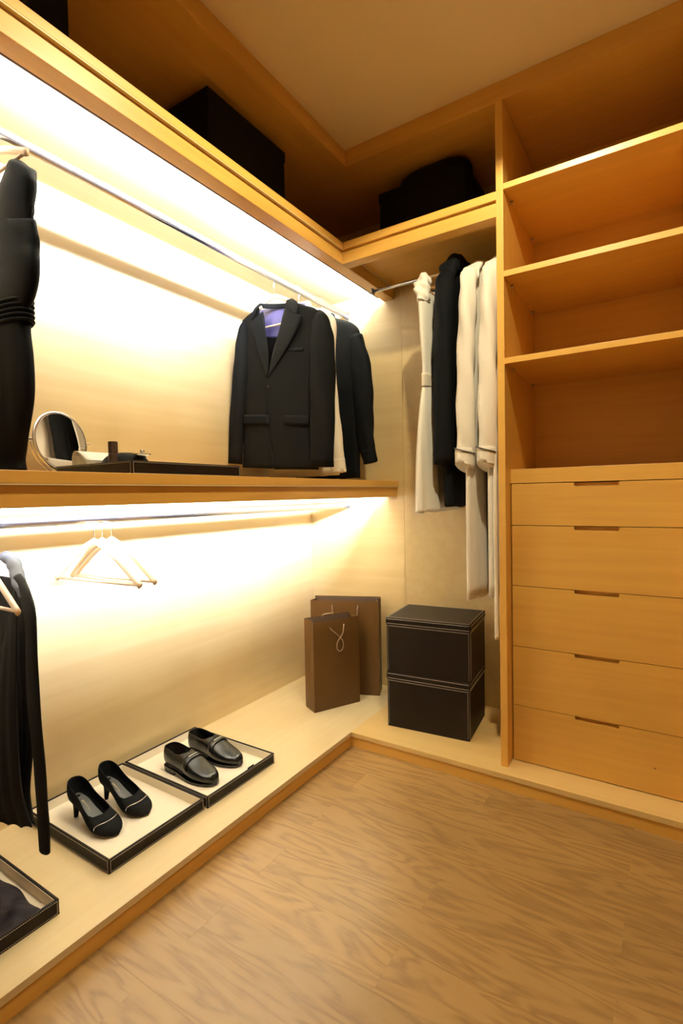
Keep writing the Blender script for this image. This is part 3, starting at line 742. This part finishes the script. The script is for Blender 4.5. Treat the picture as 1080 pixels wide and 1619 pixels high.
def robe(label, x, z0, front, ln, belt):
    t = niche_thing('bathrobe', label, 'robe', x, z0)
    H = 1.965-z0
    obj('body', body([(H, 0, .05, .020), (H-.03, 0, .12, .032), (H-.08, 0, .170, .030), (H-.3, .005, .185, .027), (H-.6, .012, .195, .026), (H-.9, .018, .205, .026), (0, .018, .205, .026)], folds=(8, .0075), ph=x*9), M['terry'], t, smooth=True)
    for s in (-1, 1):
        k_ = 1 if s > 0 else .66
        pts = [(s*.165*k_, 0, H-.06), (s*.200*k_, 0, H-.14), (s*.206*k_, -.002, H-.35), (s*.208*k_, -.006, H-.60), (s*.210*k_, -.012, 1.17-z0)]
        sl = obj('sleeve', sleeve(pts, [(.030, .026), (.038, .030), (.040, .031), (.042, .032), (.048, .033)], ph=s+x, wrinkle=.0045), M['terry'], sl_par(t), smooth=True)
        e = Vector(pts[-1])
        obj('cuff', sleeve([e+Vector((0, 0, .06)), e, e+Vector((s*.004, -.002, -.016))], [(.050, .034), (.053, .036), (.048, .033)], nv=8, wrinkle=.0008), M['terry'], sl, smooth=True)
        bm = bmesh.new(); c = e+Vector((0, 0, .050))
        tube(bm, [(c.x+.0535*math.cos(a), c.y+.0365*math.sin(a), c.z-.012*math.sin(a)) for a in [2*PI*i/24 for i in range(25)]], .0024, 6, cap=False)
        obj('cuff_piping', bm, M['piping'], sl, smooth=True)
    obj('shawl_collar', sleeve([(-.13, 0, H-.05), (-.06, .0, H+.006), (.03, 0, H+.014), (.11, 0, H-.02), (.17, 0, H-.09)], [(.014, .028), (.016, .034), (.018, .036), (.016, .034), (.012, .03)], wrinkle=.004), M['terry'], t, smooth=True)
    if belt:
        obj('belt', sleeve([(.205, .020, .62), (.224, .022, .3), (.226, .024, .05), (.224, .024, -.155)], [(.012, .006), (.014, .007), (.014, .007), (.014, .007)], wrinkle=.002), M['terry'], t, smooth=True)
    return t
def sl_par(t): return t
robe('white terry bathrobe with dark cuff piping, beside the black coat', 1.062, .648, 0, 0, False)
robe('white terry bathrobe with a hanging belt, against the side panel', 1.146, .668, 0, 0, True)
hanger('hanger inside the bathrobe beside the black coat', (1.062, RBY, RBZ), PI/2, M['hang'], railr=.0075, half=.16, drop=.05, apex=.07)
hanger('hanger inside the bathrobe against the side panel', (1.142, RBY, RBZ), PI/2, M['hang'], railr=.0075, half=.16, drop=.05, apex=.07)

# ------------------------------------------------------------------ paper bags
def bag(label, p, ang, W, Dp, H, loops):
    """p: front left bottom corner; local x along the front, y back"""
    t = thing('paper_bag', label, 'bag', (p[0], p[1], HP), ang); e = .0012
    def quad(bm, pts):
        bm.faces.new([bm.verts.new(q) for q in pts])
    obj('bottom', box(.001, W-.001, .001, Dp-.001, 0, .0015), M['paper'], t)
    bm = bmesh.new(); sheet(bm, [(0, 0, 0), (0, 0, H*.5), (0, 0, H)], [(W, 0, 0), (W, 0, H*.5), (W, 0, H)], 10, 14, lambda u, v: (0, .0015*math.sin(u*PI)*math.sin(v*PI), 0))
    obj('front_face', bm, M['paper'], t)
    bm = bmesh.new(); sheet(bm, [(0, Dp, 0), (0, Dp, H*.5), (0, Dp, H+.004)], [(W, Dp, 0), (W, Dp, H*.5), (W, Dp, H+.004)], 6, 8, None)
    obj('back_face', bm, M['paper'], t, solid=.001)
    for x, s in ((0, 1), (W, -1)):
        bm = bmesh.new()
        sheet(bm, [(x, 0, 0), (x, 0, H*.5), (x, 0, H)], [(x, Dp, 0), (x, Dp, H*.5), (x, Dp, H)], 9, 14, lambda u, v: (s*.022*(1-abs(2*u-1))*max(0, v-.25), 0, 0))
        obj('gusset', bm, M['paper'], t, solid=.001)
    bm = bmesh.new()
    bx(bm, .002, W-.002, .0012, .003, H-.04, H-.001); bx(bm, .002, W-.002, Dp-.003, Dp-.0012, H-.04, H-.001)
    obj('turned_hem', bm, M['paperin'], t)
    for lp in loops:
        bm = bmesh.new(); tube(bm, spline(lp, 40), .0026, 8); obj('cord_handle', bm, M['rope'], t, smooth=True)
    return t
a1 = Vector((.337, -.468)); d1 = Vector((.113, .220)).normalized(); ang = math.atan2(d1.y, d1.x)
bag('small brown paper bag with a twisted cord loop, in front of the larger bag', a1, ang, .245, .092, .418,
    [[(.085, -.004, .385), (.095, -.006, .372), (.125, -.009, .345), (.150, -.010, .315), (.150, -.010, .280), (.132, -.010, .268), (.118, -.010, .285), (.122, -.011, .315), (.150, -.011, .350), (.160, -.006, .392)],
     [(.095, .094, .405), (.10, .088, .425), (.125, .07, .432), (.15, .088, .425), (.155, .094, .405)]])
d2 = Vector((.93, .37)).normalized(); ang2 = math.atan2(d2.y, d2.x); b0 = Vector((.498, -.140))-d2*.345
bag('larger brown paper bag standing behind the small one in the corner', b0, ang2, .345, .10, .472,
    [[(.115, -.004, .43), (.112, -.006, .45), (.118, -.012, .41), (.13, -.014, .36), (.18, -.014, .345), (.23, -.014, .36), (.24, -.010, .41), (.245, -.006, .45), (.24, -.004, .43)]])

# ------------------------------------------------------------------ storage boxes
def storage_box(label, loc, ang, W, Dp, H, lid, mat, group, stitch=True, lidang=0):
    t = thing('storage_box', label, 'box', loc, ang, group); X, Y = W/2, Dp/2
    obj('box_body', box(-X+.003, X-.003, -Y+.003, Y-.003, 0, H-.004), mat, t, bevel=.002)
    l = obj('lid', box(-X, X, -Y, Y, H-lid, H), mat, t, bevel=.003)
    if lidang: l.rotation_euler = (0, D2(lidang), 0); l.location = (0, 0, .012)
    if stitch:
        bm = bmesh.new(); e = .0006
        for z in (H-.006, H-lid+.005):
            stitches(bm, (-X+.004, -Y-e, z), (X-.004, -Y-e, z), 80, .0016); stitches(bm, (X+e, -Y+.004, z), (X+e, Y-.004, z), 64, .0011)
        for a, b_ in (((-X+.007, -Y+.007), (X-.007, -Y+.007)), ((X-.007, -Y+.007), (X-.007, Y-.007)), ((-X+.007, Y-.007), (X-.007, Y-.007)), ((-X+.007, -Y+.007), (-X+.007, Y-.007))):
            stitches(bm, (*a, H+e), (*b_, H+e), 80, .0011)
        obj('lid_stitching', bm, M['thread'], l)['kind'] = 'stuff'
        bm = bmesh.new(); e = -.0024
        for z in (H-lid-.006,):
            stitches(bm, (-X+.006, -Y-e, z), (X-.006, -Y-e, z), 80, .0016); stitches(bm, (X+e, -Y+.006, z), (X+e, Y-.006, z), 64, .0011)
        for sx, sy in ((-X+.009, -Y-e), (X-.009, -Y-e), (X+e, -Y+.009)):
            stitches(bm, (sx, sy, .01), (sx, sy, H-lid-.01), 30, .0009)
        obj('body_stitching', bm, M['thread'], t)['kind'] = 'stuff'
    return t
A0 = Vector((.682, -.412)); A1 = Vector((1.040, -.381)); dv = (A1-A0).normalized(); aa = math.atan2(dv.y, dv.x); nv_ = Vector((-dv.y, dv.x))
Wd, Dd = (A1-A0).length, .285
c0 = A0+dv*Wd/2+nv_*Dd/2
G = 'black leather boxes stacked on the platform'
HB = .2365
storage_box('black stitched leather box on the platform, lower of the stacked two', (c0.x, c0.y, HP), aa, Wd, Dd, HB, .030, M['leather'], G)
storage_box('black stitched leather box, upper of the two stacked on the platform', (c0.x+.002, c0.y-.001, HP+HB+.0008), aa+D2(.8), Wd+.004, Dd+.002, HB, .030, M['leather'], G)
G = 'dark boxes on the overhead shelves'
storage_box('dark storage box on the left overhead shelf, nearer the corner', (.29, -.938, 2.1194), PI/2, .40, .32, .275, .04, M['boxblk'], G, False)
storage_box('dark storage box on the left overhead shelf, cut by the top left frame edge', (.27, -1.765, 2.1194), PI/2, .37, .32, .265, .04, M['boxblk'], G, False)
storage_box('dark storage box on the short back overhead shelf', (.842, -.195, 2.1194), 0, .385, .31, .235, .04, M['boxblk'], G, False)
t = thing('handbag', 'soft dark bag lying on the box above the robes', 'bag', (.875, -.262, 2.3556))
obj('bag_body', body([(.074, 0, .10, .02), (.066, 0, .135, .05), (.040, 0, .155, .078), (.008, 0, .158, .082), (0, 0, .15, .078)], nv=14, folds=(4, .004)), M['boxblk'], t, smooth=True)

# ------------------------------------------------------------------ on the middle shelf
ZM = 1.1264
# round make-up mirror
pm = at(96, 698, 'x', .085); R0 = .090
az, tl = D2(10), D2(6)
t = MR = thing('vanity_mirror', 'round chrome make-up mirror on the middle shelf beside the black dress', 'mirror', (pm.x, pm.y, ZM), az)
zc = pm.z-ZM
def tilt(bm):
    bmesh.ops.rotate(bm, cent=(0, 0, zc), matrix=Matrix.Rotation(-tl, 3, 'Y'), verts=bm.verts); return bm
bm = bmesh.new(); disc(bm, (.002, 0, zc), R0-.003, 48, 'x', .002); obj('mirror_glass', tilt(bm), M['mirror'], t)
bm = bmesh.new(); tube(bm, [(0.0, R0*math.cos(2*PI*i/48), zc+R0*math.sin(2*PI*i/48)) for i in range(49)], [(.007, .0035)]*49, 10, cap=False); obj('rim', tilt(bm), M['chrome'], t, smooth=True)
bm = bmesh.new(); disc(bm, (-.006, 0, zc), R0-.004, 48, 'x', .006); obj('back_plate', tilt(bm), M['chrome'], t)
bm = bmesh.new(); tube(bm, [(-.004, (R0+.010)*math.cos(a), zc+(R0+.010)*math.sin(a)) for a in [PI+PI*i/30 for i in range(31)]], .0028, 8); obj('yoke', bm, M['chrome'], t, smooth=True)
for s in (-1, 1):
    bm = bmesh.new(); disc(bm, (-.004, s*(R0+.004) if s > 0 else s*(R0+.018), zc), .0055, 14, 'y', .014); obj('pivot_knob', bm, M['chrome'], t, smooth=False)
bm = bmesh.new(); tube(bm, [(-.004, 0, zc-R0-.010), (-.004, 0, .006)] if zc-R0-.01 > .008 else [(-.004, 0, .0075), (-.004, 0, .002)], .004, 10); obj('stem', bm, M['chrome'], t, smooth=True)
bm = bmesh.new(); rs = []
for r, z in ((.034, 0), (.034, .002), (.024, .004), (.006, .0055)): rs.append([(-.004+r*math.cos(2*PI*i/32), r*math.sin(2*PI*i/32), z) for i in range(32)])
rings(bm, rs); obj('base', bm, M['chrome'], t, smooth=True, normals=True)
# things in the shelf tray
zt4 = ZM+.0058
p = at(179.5, 735, 'y', -1.44)
t = thing('bottle', 'small dark brown cylindrical bottle standing in the shelf tray', 'bottle', (p.x, p.y, zt4))
top = at(179.5, 698, 'y', -1.44).z-zt4
bm = bmesh.new(); rs = []
for r, z in ((.0125, 0), (.0135, .003), (.0135, top*.62), (.0128, top*.63)): rs.append([(r*math.cos(2*PI*i/24), r*math.sin(2*PI*i/24), z) for i in range(24)])
rings(bm, rs); obj('bottle_body', bm, M['plast'], t, smooth=False, normals=True)
bm = bmesh.new(); rs = []
for r, z in ((.0135, top*.64), (.0135, top-.001), (.0122, top)): rs.append([(r*math.cos(2*PI*i/24), r*math.sin(2*PI*i/24), z) for i in range(24)])
rings(bm, rs); obj('cap', bm, M['plast'], t, normals=True)
# open magazine with a curled page
YG = -1.395
xa, xb = max(.142, at(112, 730, 'y', YG).x), at(166, 730, 'y', YG).x
t = thing('magazine', 'open magazine with curled cream pages in the shelf tray', 'magazine', ((xa+xb)/2, YG, zt4)); hw = (xb-xa)/2
HG = at(132, 717, 'y', YG).z-zt4
for k, (hh, m) in enumerate(((HG, 'page'), (HG-.007, 'page'), (HG-.015, 'cream'))):
    bm = bmesh.new()
    prof = [(-hw+.003*k, .004), (-hw+.003+.003*k, hh*.72), (-hw*.70, hh*.98), (-hw*.3, hh), (hw*.4, hh*.84), (hw, hh*.62)]
    sheet(bm, [(q[0], -.06, q[1]) for q in prof], [(q[0], .06, q[1]) for q in prof], 6, 26); obj('page', bm, M[m], t, smooth=True, solid=.0008)
obj('cover', box(-hw, hw, -.062, .062, 0, .003), M['page'], t)
# low black pouch and silver trinket
YPO = -1.425
xa, xb = at(152, 722, 'y', YPO).x, .482
t = thing('pouch', 'soft flat black pouch in the shelf tray under the silver trinket', 'pouch', (at(199, 725, 'y', -1.37).x, -1.37, zt4)); hx = .092
tz = at(196, 715, 'y', -1.37).z-zt4
bm = bmesh.new(); rs = []
for k in range(9):
    v = k/8; r = math.sqrt(max(0.0, 1-v*v)); rs.append([(hx*(r*.75+.25)*math.cos(2*PI*i/32), .075*(r*.75+.25)*math.sin(2*PI*i/32), (tz-.003)*v+.002*math.sin(i)*(v > .3)*(v < 1)) for i in range(32)])
rings(bm, rs); obj('pouch_body', bm, M['satin'], t, smooth=True, normals=True)
bm = bmesh.new(); tube(bm, [(hx*math.cos(2*PI*i/32), .075*math.sin(2*PI*i/32), .003) for i in range(33)], .003, 6, cap=False); obj('piped_seam', bm, M['satin'], t, smooth=True)
q = at(225, 722, 'y', -1.37)
t = thing('trinket', 'small silver trinket with a shiny knob on the black pouch', 'ornament', (min(q.x, .45), q.y, q.z-.006))
bm = bmesh.new(); rs = []
for r, z in ((.004, 0), (.016, .008), (.024, .014), (.022, .0145), (.006, .010)): rs.append([(r*math.cos(2*PI*i/20), r*1.15*math.sin(2*PI*i/20), z) for i in range(20)])
rings(bm, rs); obj('dish', bm, M['silver'], t, smooth=True, normals=True)
bm = bmesh.new(); bmesh.ops.create_uvsphere(bm, u_segments=14, v_segments=9, radius=.007); bmesh.ops.translate(bm, verts=bm.verts, vec=(0, 0, .022)); tube(bm, [(0, 0, .008), (0, 0, .018)], .003, 8)
obj('knob', bm, M['silver'], t, smooth=True)

# ------------------------------------------------------------------ crumpled cloth in the lower left tray
t = thing('folded_cloth', 'crumpled dark plum cloth lying in the lower left tray', 'cloth', (.27, -1.86, HP+.0056))
bm = bmesh.new(); nx, ny = 54, 40; Gd = []
random.seed(3)
def hgt(x, y):
    e = max(0, 1-abs(x)**4)*max(0, 1-abs(y)**4)
    f = .5+.22*math.sin(5*x+3*y+1)+.16*math.sin(9*x-7*y)+.10*math.sin(15*x+11*y+2)+.06*math.sin(27*x-19*y)
    return .004+(.040*f)*e**.5
for j in range(ny+1):
    row = []
    for i in range(nx+1):
        x, y = i/nx*2-1, j/ny*2-1
        row.append(bm.verts.new((x*.185*(1+.03*math.sin(6*y)), y*.125*(1+.04*math.sin(7*x)), hgt(x, y))))
    Gd.append(row)
for j in range(ny):
    for i in range(nx): bm.faces.new((Gd[j][i], Gd[j][i+1], Gd[j+1][i+1], Gd[j+1][i]))
obj('draped_fabric', bm, M['scarf'], t, smooth=True, solid=.003)
bm = bmesh.new(); pts = [(-.18+.36*i/30, -.118+.008*math.sin(i*.6), hgt(-1+2*i/30*.98, -.95)+.004) for i in range(31)]
tube(bm, pts, .0022, 6); obj('hem', bm, M['scarf'], t, smooth=True)
